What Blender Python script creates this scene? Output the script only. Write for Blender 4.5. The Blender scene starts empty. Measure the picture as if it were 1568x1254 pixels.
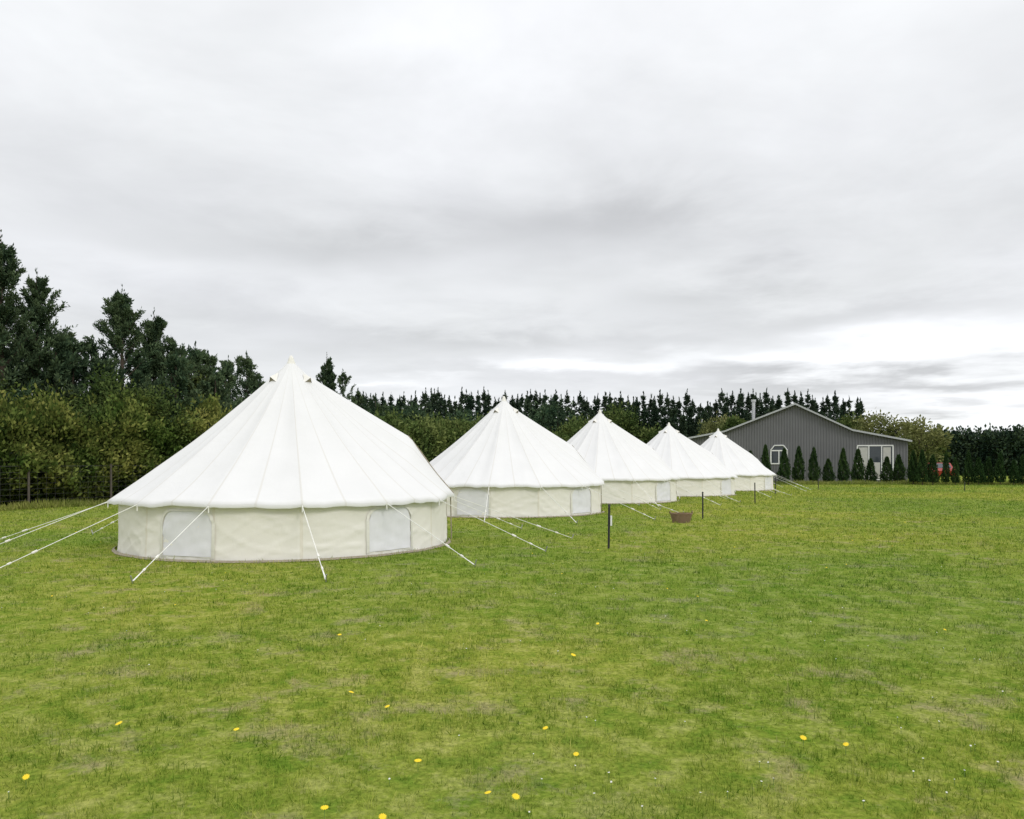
import bpy, math, random
import numpy as np
from mathutils import Vector, noise
random.seed(7)
RNG=np.random.default_rng(11)
S=bpy.context.scene
S.view_settings.view_transform='Standard'; S.view_settings.look='None'; S.view_settings.exposure=0
rad=math.radians
CAMH=1.5
# ---------------------------------------------------------------- materials
def mat(name):
    m=bpy.data.materials.new(name); m.use_nodes=True
    nt=m.node_tree; nt.nodes.clear()
    return m,nt,nt.nodes,nt.links
def N(nt,t,**k):
    n=nt.nodes.new(t)
    for a,b in k.items():
        if a in n.inputs: n.inputs[a].default_value=b
        else: setattr(n,a,b)
    return n
def ramp(nt,stops,interp='LINEAR'):
    r=nt.nodes.new('ShaderNodeValToRGB'); r.color_ramp.interpolation=interp
    e=r.color_ramp.elements
    while len(e)<len(stops): e.new(0.5)
    for i,(p,c) in enumerate(stops):
        e[i].position=p; e[i].color=(*c,1) if len(c)==3 else c
    return r
def simple(name,col,rough=0.7,metal=0,nscale=20,var=0.15,bump=0.0,bscale=40):
    m,nt,n,l=mat(name)
    o=N(nt,'ShaderNodeOutputMaterial'); b=N(nt,'ShaderNodeBsdfPrincipled')
    b.inputs['Roughness'].default_value=rough; b.inputs['Metallic'].default_value=metal
    tc=N(nt,'ShaderNodeTexCoord'); no=N(nt,'ShaderNodeTexNoise'); no.inputs['Scale'].default_value=nscale; no.inputs['Detail'].default_value=4
    l.new(tc.outputs['Object'],no.inputs['Vector'])
    r=ramp(nt,[(0.3,[c*(1-var) for c in col]),(0.7,[min(1,c*(1+var)) for c in col])])
    l.new(no.outputs['Fac'],r.inputs[0]); l.new(r.outputs[0],b.inputs['Base Color'])
    if bump>0:
        n2=N(nt,'ShaderNodeTexNoise'); n2.inputs['Scale'].default_value=bscale
        l.new(tc.outputs['Object'],n2.inputs['Vector'])
        bp=N(nt,'ShaderNodeBump'); bp.inputs['Strength'].default_value=bump; bp.inputs['Distance'].default_value=0.02
        l.new(n2.outputs['Fac'],bp.inputs['Height']); l.new(bp.outputs[0],b.inputs['Normal'])
    l.new(b.outputs[0],o.inputs[0])
    return m
def foliage(name,dark,mid,light,transl=0.3,patch=0.35,pcol=None):
    m,nt,n,l=mat(name)
    o=N(nt,'ShaderNodeOutputMaterial')
    at=N(nt,'ShaderNodeAttribute'); at.attribute_name='tint'
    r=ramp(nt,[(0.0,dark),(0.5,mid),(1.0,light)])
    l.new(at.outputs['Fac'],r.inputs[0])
    g=N(nt,'ShaderNodeNewGeometry'); no=N(nt,'ShaderNodeTexNoise'); no.inputs['Scale'].default_value=patch; no.inputs['Detail'].default_value=2
    l.new(g.outputs['Position'],no.inputs['Vector'])
    r2=ramp(nt,[(0.42,(0,0,0)),(0.62,(1,1,1))]); l.new(no.outputs['Fac'],r2.inputs[0])
    mx=N(nt,'ShaderNodeMixRGB'); mx.blend_type='MULTIPLY'; l.new(r2.outputs[0],mx.inputs[0])
    l.new(r.outputs[0],mx.inputs[1]); mx.inputs[2].default_value=(*(pcol or (0.7,0.8,0.8)),1)
    d=N(nt,'ShaderNodeBsdfDiffuse'); l.new(mx.outputs[0],d.inputs[0])
    if transl>0:
        t=N(nt,'ShaderNodeBsdfTranslucent'); ms=N(nt,'ShaderNodeMixShader'); ms.inputs[0].default_value=transl
        l.new(mx.outputs[0],t.inputs[0])
        l.new(d.outputs[0],ms.inputs[1]); l.new(t.outputs[0],ms.inputs[2]); l.new(ms.outputs[0],o.inputs[0])
    else: l.new(d.outputs[0],o.inputs[0])
    return m
def canvas(name,col,seamcol,seamw,transl=0.12,bs=0.35):
    m,nt,n,l=mat(name)
    o=N(nt,'ShaderNodeOutputMaterial')
    uv=N(nt,'ShaderNodeUVMap'); uv.uv_map='UVMap'
    sp=N(nt,'ShaderNodeSeparateXYZ'); l.new(uv.outputs[0],sp.inputs[0])
    fr=N(nt,'ShaderNodeMath',operation='FRACT'); l.new(sp.outputs['X'],fr.inputs[0])
    s1=N(nt,'ShaderNodeMath',operation='SUBTRACT'); l.new(fr.outputs[0],s1.inputs[0]); s1.inputs[1].default_value=0.5
    ab=N(nt,'ShaderNodeMath',operation='ABSOLUTE'); l.new(s1.outputs[0],ab.inputs[0])
    gt=N(nt,'ShaderNodeMapRange'); gt.inputs['From Min'].default_value=0.5-seamw; gt.inputs['From Max'].default_value=0.5-seamw*0.7
    l.new(ab.outputs[0],gt.inputs[0])
    tc=N(nt,'ShaderNodeTexCoord')
    no=N(nt,'ShaderNodeTexNoise'); no.inputs['Scale'].default_value=1.6; no.inputs['Detail'].default_value=5; l.new(tc.outputs['Object'],no.inputs['Vector'])
    r=ramp(nt,[(0.3,[c*0.96 for c in col]),(0.7,col)]); l.new(no.outputs['Fac'],r.inputs[0])
    mx=N(nt,'ShaderNodeMixRGB'); l.new(gt.outputs[0],mx.inputs[0]); l.new(r.outputs[0],mx.inputs[1]); mx.inputs[2].default_value=(*seamcol,1)
    n2=N(nt,'ShaderNodeTexNoise'); n2.inputs['Scale'].default_value=5; n2.inputs['Detail'].default_value=5; n2.inputs['Distortion'].default_value=0.6; l.new(tc.outputs['Object'],n2.inputs['Vector'])
    bp=N(nt,'ShaderNodeBump'); bp.inputs['Strength'].default_value=bs; bp.inputs['Distance'].default_value=0.03
    ad=N(nt,'ShaderNodeMath',operation='MULTIPLY_ADD'); l.new(gt.outputs[0],ad.inputs[0]); ad.inputs[1].default_value=0.15; l.new(n2.outputs['Fac'],ad.inputs[2])
    l.new(ad.outputs[0],bp.inputs['Height'])
    d=N(nt,'ShaderNodeBsdfDiffuse'); t=N(nt,'ShaderNodeBsdfTranslucent'); ms=N(nt,'ShaderNodeMixShader'); ms.inputs[0].default_value=transl
    l.new(mx.outputs[0],d.inputs[0]); l.new(mx.outputs[0],t.inputs[0]); l.new(bp.outputs[0],d.inputs['Normal'])
    l.new(d.outputs[0],ms.inputs[1]); l.new(t.outputs[0],ms.inputs[2]); l.new(ms.outputs[0],o.inputs[0])
    return m
M_roof=canvas('canvas_roof',(0.80,0.795,0.79),(0.725,0.71,0.68),0.03,0.08,.22)
M_wall=canvas('canvas_wall',(0.92,0.885,0.82),(0.84,0.79,0.70),0.022,0.08,.18)
M_net=simple('window_mesh',(0.79,0.78,0.82),0.8,var=0.03,nscale=6)
M_trim=simple('canvas_trim',(0.79,0.765,0.71),0.8,var=0.05)
M_rope=simple('rope_white',(0.85,0.84,0.80),0.8,var=0.05)
M_peg=simple('peg_steel',(0.35,0.35,0.36),0.4,0.6)
M_mud=simple('groundsheet',(0.30,0.26,0.19),0.8)
M_bark=simple('bark',(0.07,0.05,0.035),0.9,bump=0.5)
M_black=simple('black_post',(0.018,0.018,0.02),0.5)
M_white=simple('white_paint',(0.78,0.78,0.77),0.5,var=0.03)
# ---------------------------------------------------------------- mesh helpers
def link(o,parent=None):
    S.collection.objects.link(o)
    if parent: o.parent=parent
    return o
def np_mesh(name,V,F,m,tint=None,smooth=False):
    V=np.asarray(V,np.float32); F=np.asarray(F,np.int32)
    me=bpy.data.meshes.new(name); k=F.shape[1]
    me.vertices.add(len(V)); me.vertices.foreach_set('co',V.ravel())
    me.loops.add(F.size); me.loops.foreach_set('vertex_index',F.ravel())
    me.polygons.add(len(F)); me.polygons.foreach_set('loop_start',np.arange(0,F.size,k,dtype=np.int32))
    if smooth: me.polygons.foreach_set('use_smooth',np.ones(len(F),bool))
    me.update(calc_edges=True)
    if tint is not None:
        a=me.attributes.new('tint','FLOAT','POINT'); a.data.foreach_set('value',np.clip(tint,0,1).astype(np.float32))
    me.materials.append(m)
    return me
def py_obj(name,V,F,m,parent=None,smooth=False,uv=None):
    me=bpy.data.meshes.new(name); me.from_pydata([tuple(v) for v in V],[],F); 
    if smooth:
        for p in me.polygons: p.use_smooth=True
    if uv:
        ul=me.uv_layers.new(name='UVMap')
        for lp in me.loops: ul.data[lp.index].uv=uv[lp.vertex_index]
    me.materials.append(m); me.update()
    return link(bpy.data.objects.new(name,me),parent)
def empty(name,loc=(0,0,0),rz=0):
    e=bpy.data.objects.new(name,None); e.location=loc; e.rotation_euler=(0,0,rz); e.empty_display_size=0.3
    return link(e)
class MB:
    def __init__(s): s.v=[];s.f=[]
    def box(s,x0,x1,y0,y1,z0,z1):
        b=len(s.v); s.v+= [(x0,y0,z0),(x1,y0,z0),(x1,y1,z0),(x0,y1,z0),(x0,y0,z1),(x1,y0,z1),(x1,y1,z1),(x0,y1,z1)]
        s.f+=[[b+i for i in q] for q in [(0,3,2,1),(4,5,6,7),(0,1,5,4),(1,2,6,5),(2,3,7,6),(3,0,4,7)]]
    def tube(s,p,q,r0,r1=None,n=6,cap=True):
        r1=r0 if r1 is None else r1
        p=Vector(p);q=Vector(q);d=(q-p).normalized()
        a=d.orthogonal().normalized(); c=d.cross(a); b=len(s.v)
        for P,r in((p,r0),(q,r1)):
            for i in range(n):
                t=2*math.pi*i/n; s.v.append(tuple(P+a*(r*math.cos(t))+c*(r*math.sin(t))))
        for i in range(n):
            j=(i+1)%n; s.f.append([b+i,b+j,b+n+j,b+n+i])
        if cap: s.f.append([b+i for i in range(n)][::-1]); s.f.append([b+n+i for i in range(n)])
    def obj(s,name,m,parent=None,smooth=False): return py_obj(name,s.v,s.f,m,parent,smooth)
def nrm(a): return a/(np.linalg.norm(a,axis=1,keepdims=True)+1e-9)
class Leaves:
    def __init__(s): s.V=[];s.T=[]
    def add(s,P,D,L,W,T):
        n=len(P); D=nrm(D); R=nrm(np.cross(D,RNG.normal(size=(n,3))))
        L=np.broadcast_to(np.asarray(L,float),(n,))[:,None]; W=np.broadcast_to(np.asarray(W,float),(n,))[:,None]
        q=np.stack([P,P+D*L*.5+R*W*.5,P+D*L,P+D*L*.5-R*W*.5],1)
        s.V.append(q.reshape(-1,3)); s.T.append(np.repeat(T,4))
    def mesh(s,name,m):
        V=np.concatenate(s.V); T=np.concatenate(s.T); F=np.arange(len(V)).reshape(-1,4)
        return np_mesh(name,V,F,m,T)
# ---------------------------------------------------------------- camera
cam=bpy.data.cameras.new('camera'); co=link(bpy.data.objects.new('camera',cam))
co.location=(0,0,CAMH); co.rotation_euler=(rad(90),0,0)
cam.lens=27.1; cam.sensor_width=36; cam.shift_y=81/1568; cam.clip_end=3000; cam.clip_start=0.05
S.camera=co
# ---------------------------------------------------------------- world
w=bpy.data.worlds.new("World"); S.world=w; w.use_nodes=True
nt=w.node_tree; nt.nodes.clear(); l=nt.links
out=N(nt,'ShaderNodeOutputWorld'); bg=N(nt,'ShaderNodeBackground'); bg.inputs['Strength'].default_value=0.10
SUN_EL=36; SUN_AZ=38   # azimuth measured from behind the camera towards its right
sky=N(nt,'ShaderNodeTexSky'); sky.sky_type='NISHITA'; sky.sun_disc=False; sky.sun_elevation=rad(SUN_EL); sky.sun_rotation=rad(180-SUN_AZ)
l.new(sky.outputs[0],bg.inputs['Color'])
tc=N(nt,'ShaderNodeTexCoord'); sp=N(nt,'ShaderNodeSeparateXYZ'); l.new(tc.outputs['Generated'],sp.inputs[0])
def Mth(op,a,b=None,c=None,clamp=False):
    n=N(nt,'ShaderNodeMath',operation=op); n.use_clamp=clamp
    for i,x in enumerate((a,b,c)):
        if x is None: continue
        if isinstance(x,(int,float)): n.inputs[i].default_value=x
        else: l.new(x,n.inputs[i])
    return n.outputs[0]
X,Y,Z=sp.outputs
zc=Mth('MAXIMUM',Z,0.0); zz=Mth('ADD',zc,0.10)
cx=Mth('DIVIDE',X,zz); cy=Mth('DIVIDE',Y,zz)
cb=N(nt,'ShaderNodeCombineXYZ'); l.new(cx,cb.inputs[0]); l.new(cy,cb.inputs[1]); cb.inputs[2].default_value=3.3
def wn(scale,detail,dist,off,rough=0.5):
    mp=N(nt,'ShaderNodeMapping'); mp.inputs['Location'].default_value=off; l.new(cb.outputs[0],mp.inputs[0])
    n=N(nt,'ShaderNodeTexNoise'); n.inputs['Scale'].default_value=scale; n.inputs['Detail'].default_value=detail; n.inputs['Distortion'].default_value=dist; n.inputs['Roughness'].default_value=rough
    l.new(mp.outputs[0],n.inputs['Vector']); return n.outputs['Fac']
n1=wn(0.75,4,0.,(2.1,0.4,0)); n2=wn(1.5,5,0.25,(7.3,1.9,0),0.6); n3=wn(1.1,4,0.,(4.4,9.2,0))
base=ramp(nt,[(0,(.86,)*3),(.05,(.86,)*3),(.11,(.80,)*3),(.2,(.78,)*3),(.3,(.81,)*3),(.42,(.88,)*3),(.52,(.93,)*3),(.7,(1.,)*3)]); l.new(zc,base.inputs[0])
top=Mth('MULTIPLY',Mth('MAXIMUM',Mth('SUBTRACT',zc,0.6),0.0),1.3)
bv=Mth('ADD',base.outputs[0],top)
va=Mth('ADD',Mth('MULTIPLY_ADD',n1,0.30,0.64),Mth('MULTIPLY_ADD',n2,0.42,0.0))
bv=Mth('MULTIPLY',bv,va)
Xp=Mth('ADD',X,Mth('MULTIPLY_ADD',n2,.36,-.18)); Zp=Mth('ADD',Z,Mth('MULTIPLY_ADD',n3,.12,-.06)); Zp=Mth('ADD',Zp,Mth('MULTIPLY_ADD',n2,.08,-.04))
def cloud(px,py,sx,sy,amp):
    u=(px-784)/1180; v=(708-py)/1180; k=math.sqrt(1+u*u+v*v); x0=u/k; z0=v/k; sx=sx/1180; sz=sy/1180
    a=Mth('MULTIPLY',Mth('SUBTRACT',Xp,x0),1/sx); b=Mth('MULTIPLY',Mth('SUBTRACT',Zp,z0),1/sz)
    r2=Mth('MULTIPLY_ADD',a,a,Mth('MULTIPLY',b,b))
    return Mth('MULTIPLY',Mth('POWER',2.718,Mth('MULTIPLY',r2,-1.0)),amp)
acc=None
for c in [(900,350,190,42,-.15),(480,375,260,36,-.13),(1050,432,110,24,-.12),(250,250,300,60,-.03),(700,510,300,20,-.09),(1350,470,200,26,-.06),(1250,590,220,13,-.16),(1520,588,90,14,-.16),
          (770,60,330,70,.08),(850,435,520,26,.06),(870,565,140,16,.22),(1430,530,260,30,.20),(1500,625,220,14,.20),(600,597,90,11,.15),(1180,548,220,14,.13)]:
    q=cloud(*c); acc=q if acc is None else Mth('ADD',acc,q)
bv=Mth('MULTIPLY_ADD',acc,Mth('GREATER_THAN',Y,0.0),bv)
tn=N(nt,'ShaderNodeMixRGB'); l.new(n3,tn.inputs[0]); tn.inputs[1].default_value=(0.975,0.985,1.03,1); tn.inputs[2].default_value=(0.98,1.0,1.005,1)
vm=N(nt,'ShaderNodeMixRGB'); vm.blend_type='MULTIPLY'; vm.inputs[0].default_value=1; l.new(tn.outputs[0],vm.inputs[1]); l.new(bv,vm.inputs[2])
bg2=N(nt,'ShaderNodeBackground'); l.new(vm.outputs[0],bg2.inputs['Color']); bg2.inputs['Strength'].default_value=1.07
mx=N(nt,'ShaderNodeMixShader'); mx.inputs[0].default_value=0.95
l.new(bg.outputs[0],mx.inputs[1]); l.new(bg2.outputs[0],mx.inputs[2]); l.new(mx.outputs[0],out.inputs[0])
sd=bpy.data.lights.new('sun','SUN'); sd.energy=1.0; sd.angle=rad(14); sd.color=(1,0.97,0.93)
so=link(bpy.data.objects.new('sun',sd)); so.rotation_euler=(rad(90-SUN_EL),0,rad(SUN_AZ)); so.location=(20,-20,30)
# ---------------------------------------------------------------- ground / grass
def grass_mat(name,blade):
    m,nt,n,l=mat(name)
    o=N(nt,'ShaderNodeOutputMaterial'); g=N(nt,'ShaderNodeNewGeometry')
    def no(sc,de,off=0,rough=.55):
        mp=N(nt,'ShaderNodeMapping'); mp.inputs['Location'].default_value=(off,off*.7,0); mp.inputs['Scale'].default_value=(1,1,0)
        l.new(g.outputs['Position'],mp.inputs[0])
        x=N(nt,'ShaderNodeTexNoise'); x.inputs['Scale'].default_value=sc; x.inputs['Detail'].default_value=de; x.inputs['Roughness'].default_value=rough
        l.new(mp.outputs[0],x.inputs['Vector']); return x.outputs['Fac']
    a=no(0.5,5,3,.65); b=no(4.2,4,11,.75); c=no(1.7,6,23,.75); f=no(0.12,2,5)
    r1=ramp(nt,[(0.34,(0.21,0.325,0.042)),(0.5,(0.325,0.385,0.065)),(0.66,(0.46,0.475,0.105))]); l.new(a,r1.inputs[0])
    r2=ramp(nt,[(0.36,(0.14,0.265,0.026)),(0.5,(0.325,0.385,0.062)),(0.66,(0.58,0.57,0.19))]); l.new(b,r2.inputs[0])
    mx=N(nt,'ShaderNodeMixRGB'); mx.inputs[0].default_value=.65; l.new(r1.outputs[0],mx.inputs[1]); l.new(r2.outputs[0],mx.inputs[2])
    r3=ramp(nt,[(0.53,(0,0,0)),(0.65,(.85,.85,.85))]); l.new(c,r3.inputs[0])
    m2=N(nt,'ShaderNodeMixRGB'); l.new(r3.outputs[0],m2.inputs[0]); l.new(mx.outputs[0],m2.inputs[1]); m2.inputs[2].default_value=(0.46,0.41,0.21,1)
    r4=ramp(nt,[(0.4,(.84,.94,.9)),(0.62,(1.17,1.09,1.05))]); l.new(f,r4.inputs[0])
    m3=N(nt,'ShaderNodeMixRGB'); m3.blend_type='MULTIPLY'; m3.inputs[0].default_value=1; l.new(m2.outputs[0],m3.inputs[1]); l.new(r4.outputs[0],m3.inputs[2])
    if blade:
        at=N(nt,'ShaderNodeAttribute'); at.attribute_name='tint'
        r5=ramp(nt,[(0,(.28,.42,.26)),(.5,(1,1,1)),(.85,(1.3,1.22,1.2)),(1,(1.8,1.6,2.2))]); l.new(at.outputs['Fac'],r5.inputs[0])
        m4=N(nt,'ShaderNodeMixRGB'); m4.blend_type='MULTIPLY'; m4.inputs[0].default_value=1; l.new(m3.outputs[0],m4.inputs[1]); l.new(r5.outputs[0],m4.inputs[2])
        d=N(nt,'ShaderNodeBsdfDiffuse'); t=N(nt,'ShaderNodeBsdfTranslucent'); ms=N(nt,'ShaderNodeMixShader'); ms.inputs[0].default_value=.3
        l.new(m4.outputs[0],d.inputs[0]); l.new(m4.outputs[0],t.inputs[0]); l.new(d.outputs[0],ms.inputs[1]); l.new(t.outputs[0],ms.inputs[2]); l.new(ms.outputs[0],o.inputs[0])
    else:
        h=no(28,5,2,.7)
        r6=ramp(nt,[(0.3,(.34,.38,.34)),(0.7,(.92,.92,.92))]); l.new(h,r6.inputs[0])
        m4=N(nt,'ShaderNodeMixRGB'); m4.blend_type='MULTIPLY'; m4.inputs[0].default_value=1; l.new(m3.outputs[0],m4.inputs[1]); l.new(r6.outputs[0],m4.inputs[2])
        d=N(nt,'ShaderNodeBsdfDiffuse'); l.new(m4.outputs[0],d.inputs[0])
        bp=N(nt,'ShaderNodeBump'); bp.inputs['Distance'].default_value=.03; bp.inputs['Strength'].default_value=.7; l.new(h,bp.inputs['Height']); l.new(bp.outputs[0],d.inputs['Normal'])
        l.new(d.outputs[0],o.inputs[0])
    return m
MG=grass_mat('lawn_ground',False); MBl=grass_mat('lawn_blades',True)
py_obj('ground',[(-900,-300,0),(900,-300,0),(900,1500,0),(-900,1500,0)],[[0,1,2,3]],MG)
n=540000
y0,y1=1.8,65.
u=RNG.random(n); e=.4
yy=((y0**e)+(y1**e-y0**e)*u)**(1/e)
xx=(RNG.random(n)*2-1)*(yy*.76+1.2)
def vnoise(x,y,s,seed):
    g=np.random.default_rng(seed).random((256,256)); x=x/s;y=y/s
    xi=np.floor(x).astype(int);yi=np.floor(y).astype(int);fx=x-xi;fy=y-yi;fx=fx*fx*(3-2*fx);fy=fy*fy*(3-2*fy)
    G=lambda a,b:g[a%256,b%256]
    return (G(xi,yi)*(1-fx)+G(xi+1,yi)*fx)*(1-fy)+(G(xi,yi+1)*(1-fx)+G(xi+1,yi+1)*fx)*fy
cl=.45*vnoise(xx,yy,.07,1)+.35*vnoise(xx*.9+yy*.3,yy*.9-xx*.3,.21,2)+.2*vnoise(xx,yy,.8,3)
keep=RNG.random(n)<np.clip((cl-.27)*3.8,.10,1)
xx=xx[keep];yy=yy[keep];cl=cl[keep];n=len(xx)
hgt=(0.016+0.032*RNG.random(n)**1.5)*(.3+2.1*cl**1.2)
hgt*=np.where(yy<8,1,1+.02*(yy-8))
wd=0.0050*(np.maximum(yy,3)/4)**.85*(.7+.6*RNG.random(n))
az=RNG.random(n)*2*np.pi; lean=RNG.random(n)*1.2
fx=np.cos(az);fy=np.sin(az); sa=RNG.random(n)*2*np.pi
P=np.stack([xx,yy,np.zeros(n)],1)
tip=P+np.stack([fx*np.sin(lean)*hgt,fy*np.sin(lean)*hgt,np.cos(lean)*hgt+.004],1)
sd_=np.stack([np.cos(sa),np.sin(sa),np.zeros(n)],1)*wd[:,None]*.5
V=np.stack([P-sd_,P+sd_,tip],1).reshape(-1,3)
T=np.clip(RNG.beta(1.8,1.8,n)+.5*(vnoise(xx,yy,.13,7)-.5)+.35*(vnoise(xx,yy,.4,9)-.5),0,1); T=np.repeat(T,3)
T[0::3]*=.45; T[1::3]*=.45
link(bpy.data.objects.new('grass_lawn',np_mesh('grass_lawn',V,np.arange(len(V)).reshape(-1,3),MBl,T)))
# ---------------------------------------------------------------- lawn flowers
M_yel=simple('dandelion_yellow',(0.85,0.62,0.01),0.6,var=.05); M_stem=simple('stem_green',(0.12,0.2,0.04)); M_daisy=simple('daisy_white',(0.72,0.72,0.66),.7,var=.03)
def flowers(name,pts,r,m):
    b=MB()
    for (x,y,h,k) in pts:
        c=len(b.v); rr=r*k; tx,ty=random.uniform(-.3,.3),random.uniform(-.5,.1)
        b.v.append((x,y,h+rr*.35)); np_=12
        for i in range(np_*2):
            t=math.pi*i/np_; q=rr*(1 if i%2==0 else .68); dx,dy=q*math.cos(t),q*math.sin(t)
            b.v.append((x+dx,y+dy,h+tx*dx+ty*dy*-1))
        for i in range(np_*2): b.f.append([c,c+1+i,c+1+(i+1)%(np_*2)])
    o=b.obj(name,m); s=MB()
    for (x,y,h,k) in pts: s.tube((x,y,0),(x,y,h),.0015,n=4)
    s.obj('stems',M_stem,o); return o
yl=[(538,1060),(362,1117),(182,1108),(747,1214),(790,1220),(586,1251),(882,1155),(1230,1130),(1295,1140),(497,1237),(835,1115),(593,1082),(520,972),(878,1003),(40,1190),(915,955),(640,1165)]
pts=[((px-784)*CAMH/(py-708)*.965,CAMH*1180/(py-708)*.965,.055,random.uniform(.85,1.2)) for px,py in yl]
for i in range(70):
    y=random.uniform(6,34)**1; pts.append((random.uniform(-.75,.75)*y,y,.045,random.uniform(.45,.8)))
flowers('dandelion_flowers',pts,.019,M_yel)
pts=[]
for i in range(800):
    y=3+34*random.random()**1.3; x=random.uniform(-.75,.8)*y
    if noise.noise(Vector((x*.35,y*.35,4)))+random.uniform(-.3,.3)+x*.02<-.05: continue
    pts.append((x,y,.034,random.uniform(.5,1.)))
flowers('daisy_flowers',pts,.0065,M_daisy)
# ---------------------------------------------------------------- bell tents
NG=14; STEP=2*math.pi/NG
def pol(phi,r,z): return (math.sin(phi)*r,-math.cos(phi)*r,z)
def make_tent(loc,rz,zs,seed,hs=1.0):
    E=empty('bell_tent',loc,rz); E.scale=(hs,hs,zs)
    off=rad(19); door=off+STEP*3.5
    RE,ZE,ZA=3.17,0.86,3.36
    Pd=(2.35,1.99)
    SUB=16; NP=NG*SUB; NR=34
    HW=rad(33)
    V=[];F=[];UV=[]
    def roofpt(phi,s):
        k=(phi-off)/STEP; ki=math.floor(k+1e-6); fr=max(0,k-ki); d=(fr-.5)*STEP
        poly=math.cos(STEP/2)/math.cos(d)
        r=.07+(RE*poly-.07)*s
        z=ZA+(ZE-ZA)*s-.10*math.sin(math.pi*s**.9)
        if 0<s<1:
            env=math.sin(math.pi*s)**.7*min(1,s*3)
            f2=(fr*2)%1
            z-=(.040*math.sin(math.pi*fr)+.015*math.sin(math.pi*f2))*env
        z-= .012*math.sin(math.pi*((fr*2)%1))*s**4
        z+= .03*math.sin(math.pi*fr)*s**6
        x_,y_,_=pol(phi,r,0)
        z+=.022*noise.noise(Vector((x_*1.5+seed,y_*1.5,seed)))*s
        g_=min(fr,1-fr)
        z+=.010*math.sin(g_*40+seed+ki*1.3)*math.exp(-g_*7)*max(0,s-.45)*1.6
        z+=.020*noise.noise(Vector((fr*6+seed*3+ki*5,s*2.2,seed)))*s
        dl=(phi-door+math.pi)%(2*math.pi)-math.pi
        if abs(dl)<HW:
            if r<Pd[0]: zr=ZA-.02-(ZA-.02-Pd[1])*(r/Pd[0])**.97
            else: zr=Pd[1]-(r-Pd[0])*(Pd[1]-.90)/(RE-Pd[0])
            t=abs(dl)/HW; wgt=(1-t)**1.15
            z=z+max(0,(zr-z))*wgt
        return x_,y_,z
    for j in range(NR+1):
        s=(j/NR)
        for i in range(NP+1):
            V.append(roofpt(off+STEP*(i%NP)/SUB,s)); UV.append((i/SUB*2,s))
    for j in range(NR):
        for i in range(NP):
            a=j*(NP+1)+i; F.append([a,a+NP+1,a+NP+2,a+1])
    b0=len(V)
    for i in range(NP+1):
        x,y,z=V[NR*(NP+1)+i]; k=i/SUB; fr=k-math.floor(k)
        V.append((x*.997,y*.997,z-.045-.012*math.sin(math.pi*fr))); UV.append((i/SUB*2,1.05))
    for i in range(NP):
        a=NR*(NP+1)+i; F.append([a,b0+i,b0+i+1,a+1])
    py_obj('roof_canvas',V,F,M_roof,E,True,UV)
    V=[];F=[];prof=[(.12,ZA-.10),(.105,ZA-.05),(.07,ZA+.02),(.05,ZA+.08),(.03,ZA+.13),(.0,ZA+.15)]
    for r,z in prof:
        for i in range(16): V.append(pol(2*math.pi*i/16,r,z))
    for j in range(len(prof)-1):
        for i in range(16):
            a=j*16+i;b=j*16+(i+1)%16; F.append([a,b,b+16,a+16])
    py_obj('peak_cap',V,F,M_trim,E,True)
    vb=MB(); vd=MB()
    for k in range(4):
        ph=off+rad(-62)+k*math.pi/2+rad(12)
        r0,z0=.32,ZA-.24; r1,z1=.47,ZA-.375
        t=pol(ph,r0,z0+.03); c=pol(ph,r1+.055,z1+.075)
        lft=pol(ph-.21,r1,z1-.02); rgt=pol(ph+.21,r1,z1-.02)
        b=len(vb.v); vb.v+=[t,lft,c,rgt]; vb.f+=[[b,b+1,b+2],[b,b+2,b+3]]
        b=len(vd.v); q=pol(ph,r1+.035,z1+.05); vd.v+=[lft,q,rgt,pol(ph,r1-.02,z1)]; vd.f+=[[b,b+3,b+2,b+1]]
    vb.obj('vent_hoods',M_trim,E); vd.obj('vent_openings',M_mud,E)
    RW=3.0
    def wr(phi,z):
        k=(phi-off)/STEP; fr=k-math.floor(k)
        a=noise.noise(Vector((phi*3.5+z*.8,z*.9+seed,seed*2.)))
        b_=noise.noise(Vector((phi*15-z*5,z*4.5,seed*2.+5)))
        c_=(1-abs(noise.noise(Vector((phi*5+z*3.2,z*1.8-phi*1.5,seed+9))))*2)**9
        d_=(1-abs(noise.noise(Vector((phi*6-z*4,z*1.7+phi*1.2,seed+19))))*2)**9
        return RW-.03*math.sin(math.pi*fr)+.014*a+.003*b_+.013*c_+.012*d_+.05*max(0,(.25-z))*1.2
    SW=36; NW=NG*SW; HZ=24; V=[];F=[];UV=[]
    for j in range(HZ+1):
        for i in range(NW+1):
            phi=off+STEP*i/SW
            pm=off+STEP*(i%NW)/SW
            dl=(phi-door+math.pi)%(2*math.pi)-math.pi
            top=.90+.30*math.exp(-(dl/.2)**2)
            zb=.012+.018*noise.noise(Vector((pm*4,seed,0)))
            z=zb+(top-zb)*j/HZ; V.append(pol(phi,wr(pm,z),z)); UV.append((i/SW,z))
    for j in range(HZ):
        for i in range(NW):
            a=j*(NW+1)+i; F.append([a,a+1,a+NW+2,a+NW+1])
    py_obj('wall_canvas',V,F,M_wall,E,True,UV)
    V=[];F=[]
    for i in range(NG*6):
        ph=STEP*i/6
        for r,z in((3.05,.035),(3.10,.008)): V.append(pol(ph,r+.03*noise.noise(Vector((ph*6,seed,2))),z))
    for i in range(NG*6):
        a=2*i;b=2*((i+1)%(NG*6)); F.append([a,a+1,b+1,b])
    py_obj('groundsheet_lip',V,F,M_mud,E)
    wins=[door-rad(60),door-rad(125),door+rad(60),door+rad(125)]
    nb=MB();tb=MB()
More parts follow.
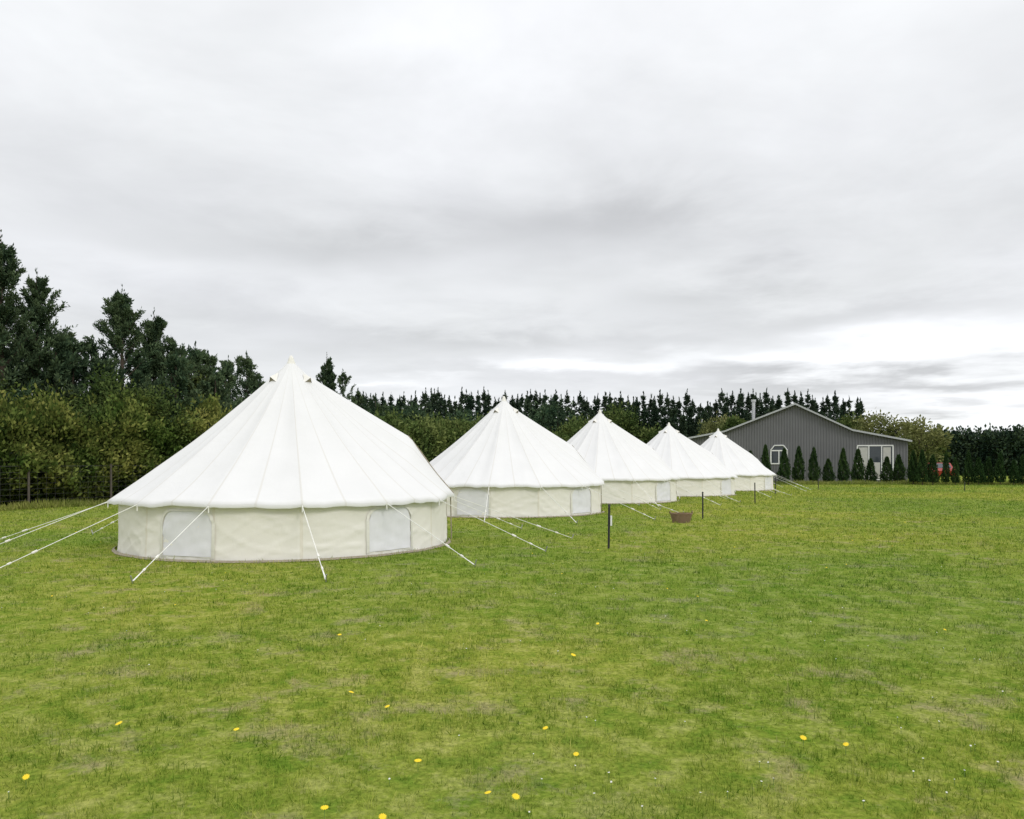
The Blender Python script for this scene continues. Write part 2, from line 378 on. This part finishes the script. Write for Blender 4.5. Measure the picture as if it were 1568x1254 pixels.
    for c in wins:
        hw=.155; z0,z1=.08,.76
        K=10; outl=[(-hw,z0),(hw,z0)]
        for i in range(K+1):
            t=math.pi/2*i/K; outl.append((hw-.07*(1-math.cos(t)), z1-.20+.20*math.sin(t)))
        for i in range(K+1):
            t=math.pi/2*(1-i/K); outl.append((-hw+.07*(1-math.cos(t)), z1-.20+.20*math.sin(t)))
        CN=18; base=len(nb.v)
        cols=[-hw+2*hw*i/CN for i in range(CN+1)]
        def topz(x):
            q=abs(x)-(hw-.07)
            return z1 if q<=0 else z1-.20+.20*math.sqrt(max(0,1-(q/.07)**2))
        RWN=12
        for x in cols:
            for j in range(RWN+1):
                z=z0+(topz(x)-z0)*j/RWN; nb.v.append(pol(c+x,wr((c+x),z)+.014,z))
        for i in range(CN):
            for j in range(RWN):
                a=base+i*(RWN+1)+j; nb.f.append([a,a+RWN+1,a+RWN+2,a+1])
        m_=len(outl); base=len(tb.v)
        for (x,z) in outl:
            x2=x*(1+.035/.155/3); z2=z+(.03 if z>.45 else -.03)*(1 if abs(z-.45)>.3 else abs(z-.45)/.3)
            tb.v.append(pol(c+x,wr(c+x,z)+.026,z)); tb.v.append(pol(c+x2*1.03,wr(c+x2*1.03,z2)+.02,z2))
        for i in range(m_):
            a=base+2*i;b=base+2*((i+1)%m_); tb.f.append([a,a+1,b+1,b])
    nb.obj('window_mesh',M_net,E,True); tb.obj('window_border',M_trim,E,True)
    zb_=MB()
    for dx in (-.2,0,.2):
        pp=[roofpt(door+dx*q,1-(1-.74)*(1-q)) for q in (0,.33,.66,1.)]
        for a_,b_ in zip(pp[:-1],pp[1:]): zb_.tube(Vector(a_)+Vector((0,0,.008)),Vector(b_)+Vector((0,0,.008)),.01)
        zb_.tube(pol(door+dx,3.09,.85),pol(door+dx,3.11,.03),.012)
    zb_.obj('door_zips',M_mud,E)
    rp=MB();sl=MB();pg=MB()
    rnd=random.Random(seed)
    for k in range(NG):
        ph=off+STEP*k; a=Vector(pol(ph,RE-.01,ZE-.01)); pr=rnd.uniform(4.95,5.6); ph2=ph+rnd.uniform(-.04,.04)
        p=Vector(pol(ph2,pr,.03)); q=a.lerp(p,.72); side=(p-a).cross(Vector((0,0,1))).normalized()*.018
        rp.tube(a,q,.0055,n=5); rp.tube(q,p+side*.4,.005,n=5); rp.tube(q+side*.4,p-side*.4,.005,n=5)
        rp.tube(a,a-Vector((0,0,.10)),.01,n=5)
        sl.tube(a.lerp(p,.70),a.lerp(p,.735),.018,n=8); sl.tube(a.lerp(p,.86),a.lerp(p,.885),.015,n=8)
        dd=(a-p).normalized(); pg.tube(p+Vector((0,0,-.05)),p+Vector((-dd.x*.05,-dd.y*.05,.07)),.009,n=6)
    rp.obj('guy_ropes',M_rope,E); sl.obj('rope_sliders',M_trim,E); pg.obj('tent_pegs',M_peg,E)
    po=MB(); po.tube((0,0,0),(0,0,ZA-.06),.03,n=10); po.obj('centre_pole',M_peg,E)
    return E
tents=[(-4.14,14.45,0,1.0,.965),(-.25,23.7,0,1.01,.99),(3.5,30.7,-3,1.03,1.0),(7.45,36.6,-2,.97,1.0),(11.5,43.0,0,.97,.97)]
for i,(x,y,r,zs,hs) in enumerate(tents): make_tent((x,y,0),rad(r),zs,3.7*i+1.3,hs)
# ---------------------------------------------------------------- vegetation
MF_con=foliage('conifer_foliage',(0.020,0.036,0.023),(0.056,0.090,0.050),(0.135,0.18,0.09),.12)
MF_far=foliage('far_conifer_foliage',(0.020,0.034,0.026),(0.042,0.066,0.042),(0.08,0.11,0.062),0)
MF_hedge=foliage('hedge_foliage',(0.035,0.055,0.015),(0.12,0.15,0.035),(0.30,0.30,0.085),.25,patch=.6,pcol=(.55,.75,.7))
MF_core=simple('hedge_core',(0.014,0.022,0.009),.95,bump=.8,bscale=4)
MF_broad=foliage('broadleaf_foliage',(0.03,0.05,0.015),(0.085,0.12,0.035),(0.18,0.21,0.07),.1)
MF_willow=foliage('willow_foliage',(0.10,0.11,0.035),(0.19,0.20,0.075),(0.30,0.30,0.13),.2)
MF_cyp=foliage('cypress_foliage',(0.016,0.032,0.013),(0.045,0.08,0.028),(0.085,0.14,0.045),0)
def conifer(Lv,tr,x,y,H,R,nb,ntw,nl,LL,WW,shift=0.,base=.04,low=1.0,pw=.72,spread=.5,up=0.,tk=.16):
    t=base+(.93-base)*RNG.random(nb)**low; az=RNG.random(nb)*2*np.pi
    prof=np.where(t<.25,.75+t,1.0)*(1-t)**pw
    ln=R*prof*(RNG.uniform(.45,1.2,nb))+.03*R
    el=np.radians(RNG.uniform(0,28,nb)+t*34+up)
    d=np.stack([np.cos(az)*np.cos(el),np.sin(az)*np.cos(el),np.sin(el)],1)
    zb=np.minimum(t*H*.96,H*.93-ln*np.sin(el)*1.0)
    b=np.stack([np.full(nb,x),np.full(nb,y),np.maximum(zb,.05)],1)
    bt=RNG.uniform(.12,.65,nb)+.15*t
    if tr is not None:
        for i in range(0,nb,2): tr.tube(b[i],b[i]+d[i]*ln[i]*.85,.035*(1-t[i])+.008,.005,n=4,cap=False)
    s=RNG.random((nb,ntw))**.6*.95+.05
    pb=b[:,None]+d[:,None]*(s*ln[:,None])[...,None]
    td=d[:,None]+RNG.normal(0,spread,(nb,ntw,3))+np.array([0,0,.3]); td/=np.linalg.norm(td,axis=2,keepdims=True)
    tl=(tk*ln[:,None]+.03*R)*RNG.uniform(.5,1.3,(nb,ntw))*(1.25-.55*s)
    u=RNG.random((nb,ntw,nl))
    pl=pb[:,:,None]+td[:,:,None]*(u*tl[...,None])[...,None]+RNG.normal(0,.010*R,(nb,ntw,nl,3))
    ld=td[:,:,None]+RNG.normal(0,.45,(nb,ntw,nl,3))
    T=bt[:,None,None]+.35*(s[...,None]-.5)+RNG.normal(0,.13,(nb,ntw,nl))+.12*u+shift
    m=nb*ntw*nl
    Lv.add(pl.reshape(m,3),ld.reshape(m,3),LL*RNG.uniform(.6,1.2,m),WW*RNG.uniform(.7,1.2,m),T.reshape(m))
    k=30; v=RNG.random(k)**1.3; sg=.05*R*(1-v)+.002*R
    P=np.stack([x+RNG.normal(0,1,k)*sg,y+RNG.normal(0,1,k)*sg,H*(.86+.13*v)-LL*.7],1)
    Lv.add(P,np.array([0,0,1])+RNG.normal(0,.35,(k,3))*(1-v[:,None]*.7),LL,WW,np.full(k,.4))
def px2(px,yt,d): return (px-784)/1180*d, d, CAMH+(708-yt)*d/1180
bigs=[(-75,330,28,.32),(2,345,30,.32),(56,405,31,.34),(-25,420,34,.34),(187,432,33,.36),(236,466,35,.33),(500,536,50,.27)]
for (px,yt,d,rr) in bigs:
    x,y,H=px2(px,yt,d); Lv=Leaves(); tr=MB()
    tr.tube((0,0,-.1),(0,0,H*.6),.02*H,.008*H,n=9); tr.tube((0,0,H*.6),(0,0,H*.95),.008*H,.01,n=7)
    conifer(Lv,tr,0,0,H,rr*H,125,27,9,.15,.052,pw=.75,up=16,spread=.38,tk=.12,low=.9)
    o=tr.obj('conifer_tree',M_bark); o.location=(x,y,0)
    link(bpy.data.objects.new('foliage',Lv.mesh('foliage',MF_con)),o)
Lv=Leaves(); tr=MB()
belt=[(-60,540,30),(-20,500,31),(40,505,32),(85,500,31),(112,512,32),(140,510,33),(165,540,32),(215,540,34),(262,508,35),(290,525,36),(318,532,37),(345,552,39),(378,534,42),(398,575,42),(420,580,45),(450,585,46),(478,588,48),(525,562,52),(548,592,56),(575,600,60),(600,615,64),(625,628,66),(300,520,40),(235,520,37),(350,542,44),(100,495,35),(270,535,33),(330,560,36)]
for (px,yt,d) in belt:
    x,y,H=px2(px,yt,d)
    tr.tube((x,y,0),(x,y,H*.93),.12,.02,n=6)
    conifer(Lv,tr,x,y,H,.38*H,80,13,7,.20,.065,shift=RNG.uniform(-.05,.18),up=12,pw=.72,spread=.42)
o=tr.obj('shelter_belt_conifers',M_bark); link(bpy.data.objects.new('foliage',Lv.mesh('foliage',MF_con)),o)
def hedge(name,p0,p1,h,th,m,nleaf,LL,WW,lump=.35,toph=.3,seed=0,shoots=True,CS=.12):
    p0=Vector((*p0,0));p1=Vector((*p1,0));L=(p1-p0).length;d=(p1-p0)/L;nv=Vector((d.y,-d.x,0))
    nu=int(L/.4);nvv=18
    def surf(u,v):
        if v<.42: q=-th/2; z=h*v/.42
        elif v<.58: q=-th/2+th*(v-.42)/.16; z=h
        else: q=th/2; z=h*(1-v)/.42
        P=p0+d*u+nv*(-q)
        n_=noise.fractal(Vector((u*.55+seed,z*.65,q*.4)),1,2,4)
        ht=noise.noise(Vector((u*.3+seed,3,0)))*toph+noise.noise(Vector((u*.95+seed,8,0)))*toph*.6
        bulge=lump*n_*1.4-(.25 if z<.4 else 0)
        k=1 if q<0 else -1
        if v<.42 or v>.58: P+=nv*(k*bulge)
        P.z=z*(1+ht/h)+(lump*n_*1.0 if .4<v<.6 else 0)
        nn=Vector((0,0,1)) if .42<=v<=.58 else nv*k
        return P,nn,n_
    V=[];F=[]
    for i in range(nu+1):
        for j in range(nvv+1):
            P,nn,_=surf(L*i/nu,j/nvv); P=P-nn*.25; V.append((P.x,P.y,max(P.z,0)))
    for i in range(nu):
        for j in range(nvv):
            a=i*(nvv+1)+j; F.append([a,a+nvv+1,a+nvv+2,a+1])
    o=py_obj(name,V,F,MF_core)
    G=14; Lf=Leaves(); Ps=[];Ds=[];Ts=[];K=nleaf//G
    for i in range(K):
        u=random.random()*L; v=random.random()*.62
        P,nn,f=surf(u,v); off=random.uniform(-.25,.25); 
        top=.38<v<.6
        if top and shoots and random.random()<.5: off+=random.uniform(.1,.7)*max(0,noise.noise(Vector((u*.8,seed+4,0)))+.6)
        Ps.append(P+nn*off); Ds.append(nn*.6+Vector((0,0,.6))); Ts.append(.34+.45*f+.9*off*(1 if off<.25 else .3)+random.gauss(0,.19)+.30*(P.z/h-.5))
    Ps=np.repeat(np.array(Ps),G,0)+RNG.normal(0,CS,(K*G,3))*np.array([1,1,1.35]); Ps[:,2]=np.maximum(Ps[:,2],.03)
    Ds=np.repeat(np.array(Ds),G,0)+RNG.normal(0,.55,(K*G,3)); Ts=np.repeat(np.array(Ts),G)+RNG.normal(0,.12,K*G)
    Lf.add(Ps,Ds,LL*RNG.uniform(.6,1.2,K*G),WW*RNG.uniform(.7,1.2,K*G),Ts)
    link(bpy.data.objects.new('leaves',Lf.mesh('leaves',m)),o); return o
hedge('leafy_hedge',(-22.5,14),(-9.6,42),2.85,1.8,MF_hedge,125000,.18,.095,seed=3,lump=.7,toph=1.0,CS=.11)
hedge('leafy_hedge',(-9.6,42),(5,76),3.5,2.0,MF_broad,60000,.26,.14,seed=23,lump=.6,toph=.9,CS=.18)
fn=empty('wire_fence'); po=MB(); wi=MB()
a=Vector((-20.6,14,0)); b=Vector((-8.3,41,0)); L=(b-a).length; d=(b-a)/L
for i in range(int(L/3)+1):
    p=a+d*(i*3); po.tube(p,p+Vector((0,0,1.45)),.04,.035,n=8)
for z in (.1,.28,.46,.64,.82,1.0,1.18,1.38): wi.tube(a+Vector((0,0,z)),b+Vector((0,0,z)),.005 if z<1.3 else .009,n=4)
for i in range(int(L/.3)):
    p=a+d*(i*.3); wi.tube(p+Vector((0,0,.1)),p+Vector((0,0,1.38)),.004,n=3,cap=False)
po.obj('posts',simple('fence_post',(.09,.075,.06),.8),fn); wi.obj('wires',simple('fence_wire',(.06,.06,.06),.5,.3),fn)
def tufts(name,p0,p1,wd,n_,h,m,shift=0):
    Lf=Leaves(); p0=np.array([*p0,0.]);p1=np.array([*p1,0.]); u=RNG.random(n_)[:,None]
    P=p0+(p1-p0)*u; P[:,0]+=RNG.uniform(-wd,wd,n_); P[:,1]+=RNG.uniform(-wd,wd,n_)
    D=RNG.normal(0,.35,(n_,3)); D[:,2]=1
    hh=h*(.4+.8*RNG.random(n_))*(1+.5*np.sin(P[:,0]*1.7)*np.sin(P[:,1]*.9))
    Lf.add(P,D,hh,h*.10,RNG.uniform(.2,.9,n_)+shift); return link(bpy.data.objects.new(name,Lf.mesh(name,m)))
MF_tuft=foliage('tuft_foliage',(0.14,0.18,0.04),(0.28,0.31,0.07),(0.42,0.41,0.14),.3)
tufts('rough_grass',(-20.5,14.3),(-8.0,41),.40,15000,.24,MF_tuft)
tufts('garden_bed_grass',(15,52.6),(56,50.),.55,16000,.30,MF_tuft)
# distant conifer row (two ranks)
Lv=Leaves()
for rank in (0,1):
    px=545.
    while px<1325:
        dd=RNG.uniform(99,106) if rank==0 else RNG.uniform(94,98)
        yt=594+RNG.uniform(-4,13)+rank*RNG.uniform(6,28)
        if px<620: yt+=3
        if 1062<px<1100: yt+=16
        if px>1240: yt+=(px-1240)*.16
        x,y,H=px2(px,yt,dd)
        conifer(Lv,None,x,y,H,RNG.uniform(1.8,2.6),105,5,3,.42,.14,low=.8,pw=RNG.uniform(.9,1.2),up=10,spread=.45,shift=RNG.uniform(-.1,.12))
        px+=RNG.uniform(4,13) if rank==0 else RNG.uniform(8,16)
for i in range(24):
    x,y,H=px2(1330+i*30,675+RNG.uniform(-5,5),125); conifer(Lv,None,x,y,H,2.6,50,4,3,1.,.4)
for i in range(16):
    x=-20-i*5; conifer(Lv,None,x,100,9,2.8,50,4,3,1.,.4)
far=link(bpy.data.objects.new('distant_conifer_row',Lv.mesh('distant_conifer_row',MF_far)))
V=[];F=[]
xs=np.linspace(-95,130,150)
for i,x in enumerate(xs):
    hh=6.6+1.2*noise.noise(Vector((x*.3,0,0)))
    if x>47: hh=3.6
    V+=[(x,104+noise.noise(Vector((x,2,0))),0),(x,104.5+noise.noise(Vector((x*.5,5,0))),hh),(x,107,0)]
for i in range(149): F+=[[3*i,3*i+3,3*i+4,3*i+1],[3*i+1,3*i+4,3*i+5,3*i+2]]
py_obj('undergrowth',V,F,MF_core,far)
def broad(name,px,yt,d,wpx,m,nc=90,per=60,LL=.4,WW=.2,z0=.12,soft=1.):
    x,y,H=px2(px,yt,d); R=wpx/1180*d/2; tr=MB(); Lf=Leaves()
    tr.tube((0,0,0),(0,0,H*.45),.03*H,.018*H,n=8)
    C=[]
    for i in range(nc):
        v=Vector((random.gauss(0,1),random.gauss(0,1),random.gauss(0,1))).normalized()*random.uniform(.45,1)**.6
        C.append((v.x*R,v.y*R,H*(.5+z0/2)+v.z*H*(.46-z0/2)))
        if i%5==0: tr.tube((0,0,H*random.uniform(.2,.45)),C[-1],.012*H,.003*H,n=5,cap=False)
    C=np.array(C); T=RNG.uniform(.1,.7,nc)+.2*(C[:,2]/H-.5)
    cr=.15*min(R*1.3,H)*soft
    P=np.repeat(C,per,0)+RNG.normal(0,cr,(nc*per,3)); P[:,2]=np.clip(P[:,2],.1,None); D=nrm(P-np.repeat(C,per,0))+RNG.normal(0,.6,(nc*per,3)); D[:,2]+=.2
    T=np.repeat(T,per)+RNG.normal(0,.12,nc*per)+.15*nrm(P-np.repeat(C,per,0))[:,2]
    Lf.add(P,D,LL*RNG.uniform(.6,1.2,nc*per),WW*RNG.uniform(.6,1.2,nc*per),T)
    o=tr.obj(name,M_bark); o.location=(x,y,0); link(bpy.data.objects.new('crown',Lf.mesh('crown',m)),o)
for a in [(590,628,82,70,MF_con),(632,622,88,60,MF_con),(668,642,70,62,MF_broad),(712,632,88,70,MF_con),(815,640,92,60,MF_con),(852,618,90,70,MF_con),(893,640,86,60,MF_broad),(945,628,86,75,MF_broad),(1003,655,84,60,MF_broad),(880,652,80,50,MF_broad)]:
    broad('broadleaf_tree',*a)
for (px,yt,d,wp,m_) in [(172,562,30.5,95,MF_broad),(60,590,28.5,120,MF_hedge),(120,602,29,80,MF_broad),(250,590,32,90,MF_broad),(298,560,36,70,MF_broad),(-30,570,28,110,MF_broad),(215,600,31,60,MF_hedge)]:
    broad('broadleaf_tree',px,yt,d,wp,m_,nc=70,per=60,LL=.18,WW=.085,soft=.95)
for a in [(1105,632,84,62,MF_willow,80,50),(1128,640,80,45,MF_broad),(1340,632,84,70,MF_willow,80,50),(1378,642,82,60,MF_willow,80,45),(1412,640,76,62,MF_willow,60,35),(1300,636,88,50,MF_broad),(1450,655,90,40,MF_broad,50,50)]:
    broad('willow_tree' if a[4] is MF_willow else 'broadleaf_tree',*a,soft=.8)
hedge('boundary_hedge',(46,90),(95,82),4.4,2,MF_far,30000,.45,.25,seed=40,lump=.3,toph=.25,CS=.25)
hedge('boundary_hedge',(22,93),(47,84),2.6,2,MF_broad,14000,.4,.22,seed=60,lump=.5,toph=.5,CS=.25)
cyps=[]
for k in range(3):
    Lf=Leaves(); n_=2600; t=RNG.random(n_)**1.15; az=RNG.random(n_)*2*np.pi
    R=.36*np.where(t<.2,.6+2*t,1)*(1-t)**.75*(1+.25*np.sin(az*3+t*9+k)+.15*np.sin(az*5-t*20))
    rr=R*RNG.uniform(.6,1.05,n_)
    P=np.stack([np.cos(az)*rr,np.sin(az)*rr,.08+t*.86],1); D=np.stack([np.cos(az)*.5,np.sin(az)*.5,np.full(n_,1.)],1)+RNG.normal(0,.3,(n_,3))
    D[:,2]*=.6
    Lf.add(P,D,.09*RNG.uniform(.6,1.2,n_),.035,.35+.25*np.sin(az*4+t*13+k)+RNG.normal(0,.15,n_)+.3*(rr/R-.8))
    cyps.append(Lf.mesh('cypress_crown',MF_cyp))
tm=MB(); tm.tube((0,0,0),(0,0,.9),.03,.005,n=6)
tmesh=None
def cyp(px,yt,d,sx):
    global tmesh
    x,y,H=px2(px,yt,d)
    if tmesh is None:
        o=tm.obj('cypress_tree',M_bark); tmesh=o.data
    else: o=link(bpy.data.objects.new('cypress_tree',tmesh))
    o.location=(x,y,0); o.scale=(sx,sx,H); o.rotation_euler=(0,0,random.uniform(0,6))
    link(bpy.data.objects.new('crown',random.choice(cyps)),o)
for px_,yt in [(1149,688),(1172,680),(1201,684),(1223,683),(1246,686),(1268,700),(1291,684),(1314,687),(1333,702),(1358,700),(1376,694)]:
    cyp(px_,yt+random.uniform(-2,2),52.8+random.uniform(-.3,.3),random.uniform(1.05,1.3))
q=1398
while q<1720:
    cyp(q,random.uniform(688,705),51+random.uniform(-.5,.5),random.uniform(.75,1.1)); q+=random.uniform(13,21)
# ---------------------------------------------------------------- barn
B=empty('grey_barn',(21.3,58,0),rad(-20))
def clad():
    m,nt,n,l=mat('grey_cladding'); o=N(nt,'ShaderNodeOutputMaterial'); b=N(nt,'ShaderNodeBsdfPrincipled'); b.inputs['Roughness'].default_value=.55
    tc=N(nt,'ShaderNodeTexCoord'); wv=N(nt,'ShaderNodeTexWave'); wv.inputs['Scale'].default_value=1.6; wv.bands_direction='X'; l.new(tc.outputs['Object'],wv.inputs['Vector'])
    r=ramp(nt,[(0,(.105,.105,.112)),(.5,(.135,.135,.143)),(1,(.148,.148,.156))]); l.new(wv.outputs['Fac'],r.inputs[0])
    no=N(nt,'ShaderNodeTexNoise'); no.inputs['Scale'].default_value=.8; l.new(tc.outputs['Object'],no.inputs['Vector'])
    r2=ramp(nt,[(.3,(.9,.9,.9)),(.7,(1.05,1.05,1.05))]); l.new(no.outputs['Fac'],r2.inputs[0])
    mm=N(nt,'ShaderNodeMixRGB'); mm.blend_type='MULTIPLY'; mm.inputs[0].default_value=1; l.new(r.outputs[0],mm.inputs[1]); l.new(r2.outputs[0],mm.inputs[2])
    bp=N(nt,'ShaderNodeBump'); bp.inputs['Distance'].default_value=.02; l.new(wv.outputs['Fac'],bp.inputs['Height']); l.new(bp.outputs[0],b.inputs['Normal'])
    l.new(mm.outputs[0],b.inputs['Base Color']); l.new(b.outputs[0],o.inputs[0]); return m
MC=clad(); MRf=simple('roof_iron',(.13,.13,.14),.5,var=.08,nscale=2); MTr=simple('barge_board',(.42,.43,.44),.5,var=.03)
MGl=simple('window_glass',(.05,.06,.07),.08,var=.1); MCu=simple('curtain',(.50,.49,.46),.8,var=.08,nscale=4)
prof=[(-7.78,3.35),(-5.12,3.83),(0,5.82),(3.95,3.80),(7.61,3.0)]
DB=13
V=[(x,0,z) for x,z in prof]+[(7.61,0,0),(-7.78,0,0)]; nV=len(V); V+=[(x,DB,z) for x,_,z in V]
F=[list(range(nV))[::-1],list(range(nV,2*nV))]+[[4,4+nV,5+nV,5],[6,6+nV,nV,0]]
py_obj('walls',V,F,MC,B)
pr2=[(-8.0,3.31)]+prof[1:4]+[(7.85,2.96)]
V=[];F=[]
for dz in (.02,.12):
    for yb in (-.3,DB+.3):
        for x,z in pr2: V.append((x,yb,z+dz))
for i in range(4):
    F+=[[i,i+1,i+6,i+5],[i+10,i+15,i+16,i+11]]
    F+=[[i,i+10,i+11,i+1],[i+5,i+6,i+16,i+15]]
F+=[[0,5,15,10],[4,14,19,9]]
py_obj('roof',V,F,MRf,B)
t=MB()
for i in range(4):
    a=pr2[i];b=pr2[i+1]; base=len(t.v)
    for (x,z) in (a,b):
        for yb in (-.34,-.303):
            for dz in (.0,.13): t.v.append((x,yb,z+dz))
    t.f+=[[base+j for j in q_] for q_ in [(0,4,5,1),(2,3,7,6),(1,5,7,3),(0,2,6,4)]]
t.obj('barge_boards',MTr,B)
fr=MB();gl=MB();cu=MB()
def window(x0,x1,z0,z1,mull):
    fr.box(x0-.07,x1+.07,-.06,.0-.002,z1,z1+.09); fr.box(x0-.07,x1+.07,-.06,-.002,z0-.09,z0)
    fr.box(x0-.09,x0,-.058,-.002,z0+.001,z1-.001); fr.box(x1,x1+.09,-.058,-.002,z0+.001,z1-.001)
    for k in mull: fr.box(k-.035,k+.035,-.055,-.004,z0+.001,z1-.001)
    gl.box(x0,x1,-.015,-.004,z0,z1)
window(4.33,6.60,.30,2.68,[5.05,5.9])
cu.box(4.38,4.98,-.03,-.018,.35,2.6); cu.box(6.0,6.5,-.03,-.018,.35,2.6); cu.box(5.15,5.8,-.03,-.018,.35,1.5)
window(-1.68,-.62,1.45,2.35,[-1.15])
V=[(-1.74,-.03,2.44),(-.56,-.03,2.44),(-.84,-.03,2.76),(-1.46,-.03,2.76)]; py_obj('fanlight',V,[[0,1,2,3]],MGl,B)
for p_,q_ in (((-1.76,2.4),(-1.48,2.78)),((-1.48,2.78),(-.82,2.78)),((-.82,2.78),(-.54,2.4))): fr.tube((p_[0],-.05,p_[1]),(q_[0],-.05,q_[1]),.045,n=6)
fr.obj('window_frames',M_white,B); gl.obj('window_glass',MGl,B); cu.obj('curtains',MCu,B)
f=MB(); f.tube((-3.1,2.5,4.2),(-3.1,2.5,6.3),.13,n=12); f.tube((-3.1,2.5,6.32),(-3.1,2.5,6.5),.19,n=12); f.obj('flue_pipe',simple('flue_steel',(.55,.56,.57),.35,.7),B)
# ---------------------------------------------------------------- red car behind the cypress row
C=empty('red_car',(36.6,66,0),rad(70)) 
prf=[(-2.1,.35),(-2.15,.8),(-1.9,.98),(-1.2,1.02),(-.6,1.45),(.75,1.48),(1.45,1.05),(2.0,.98),(2.1,.7),(2.1,.35)]
V=[]
for yv in(-.85,.85):
    V+=[(x,yv*(.84 if z>1.2 else 1),z) for x,z in prf]
k=len(prf); F=[list(range(k)),list(range(k,2*k))[::-1]]+[[i,i+k,(i+1)%k+k,(i+1)%k] for i in range(k)]
py_obj('body',V,F,simple('car_red',(.30,.03,.02),.3),C)
py_obj('side_windows',[(-1.0,-.865,1.06),(1.2,-.865,1.06),(.68,-.765,1.4),(-.55,-.765,1.4),(-1.0,.865,1.06),(1.2,.865,1.06),(.68,.765,1.4),(-.55,.765,1.4)],[[0,1,2,3],[4,7,6,5]],MGl,C)
py_obj('windscreens',[(-1.2,-.7,1.045),(-1.2,.7,1.045),(-.68,.6,1.42),(-.68,-.6,1.42),(1.42,-.7,1.10),(1.42,.7,1.10),(.86,.6,1.44),(.86,-.6,1.44)],[[0,3,2,1],[4,5,6,7]],MGl,C)
g=MB()
for x in(-1.3,1.3):
    for y in(-.87,.67): g.tube((x,y,.32),(x,y+.2,.32),.32,n=18)
g.obj('wheels',M_black,C)
# ---------------------------------------------------------------- garden posts
def post(px,yb,yt,extra=False):
    d=CAMH*1180/(yb-708); x=(px-784)/1180*d; h=(yb-yt)/1180*d
    b=MB(); b.tube((0,0,-.02),(0,0,h*.93),.02,.02,n=12); b.tube((0,0,h*.93),(0,0,h*.95),.014,.014,n=12); b.tube((0,0,h*.95),(0,0,h),.027,.018,n=12)
    o=b.obj('garden_post',M_black); o.location=(x,d,0); o.rotation_euler=(rad(random.uniform(-1,1)),rad(random.uniform(-1.5,1.5)),0)
    if extra:
        s=MB(); s.box(.021,.05,-.03,.03,h*.52,h*.74); s.obj('tag_plate',M_white,o)
for a in [(932,840,772,True),(1076,795,753),(1156,771,739),(1187,757,731),(1253,750,733),(1477,752,738)]: post(*a)
# ---------------------------------------------------------------- wicker basket
d=CAMH*1180/(800-708); x=(1043-784)/1180*d
BK=empty('wicker_basket',(x,d,0))
def wick():
    m,nt,n,l=mat('wicker'); o=N(nt,'ShaderNodeOutputMaterial'); b=N(nt,'ShaderNodeBsdfPrincipled'); b.inputs['Roughness'].default_value=.75
    tc=N(nt,'ShaderNodeTexCoord'); wv=N(nt,'ShaderNodeTexWave'); wv.bands_direction='Z'; wv.inputs['Scale'].default_value=12; wv.inputs['Distortion'].default_value=2; l.new(tc.outputs['Object'],wv.inputs['Vector'])
    r=ramp(nt,[(0,(.16,.095,.05)),(1,(.44,.31,.19))]); l.new(wv.outputs['Fac'],r.inputs[0]); l.new(r.outputs[0],b.inputs['Base Color'])
    bp=N(nt,'ShaderNodeBump'); bp.inputs['Distance'].default_value=.02; l.new(wv.outputs['Fac'],bp.inputs['Height']); l.new(bp.outputs[0],b.inputs['Normal']); l.new(b.outputs[0],o.inputs[0]); return m
MW=wick(); V=[];F=[];n_=72
pr_=[(.20,.0),(.215,.05),(.235,.12),(.255,.20),(.262,.22),(.245,.22),(.225,.12),(.19,.03)]
for j,(r_,z) in enumerate(pr_):
    for i in range(n_):
        t_=2*math.pi*i/n_; w_=.005*(1 if (i//3+j)%2 else -1); V.append(((r_+w_)*math.cos(t_)*1.05,(r_+w_)*math.sin(t_)*.8,z))
for j in range(len(pr_)-1):
    for i in range(n_):
        a_=j*n_+i;b_=j*n_+(i+1)%n_; F.append([a_,b_,b_+n_,a_+n_])
F.append([(len(pr_)-1)*n_+i for i in range(n_)])
py_obj('basket_body',V,F,MW,BK,True)
h=MB()
for i in range(36):
    t0=2*math.pi*i/36;t1=2*math.pi*(i+1)/36; h.tube((.27*math.cos(t0),.205*math.sin(t0),.225+.004*(i%2)),(.27*math.cos(t1),.205*math.sin(t1),.225+.004*((i+1)%2)),.014,n=6)
for s_ in(-1,1):
    for i in range(8):
        t0=math.pi*i/8;t1=math.pi*(i+1)/8; h.tube((s_*.275,.07*math.cos(t0),.225+.06*math.sin(t0)),(s_*.275,.07*math.cos(t1),.225+.06*math.sin(t1)),.009,n=6)
h.obj('rim_and_handles',MW,BK)
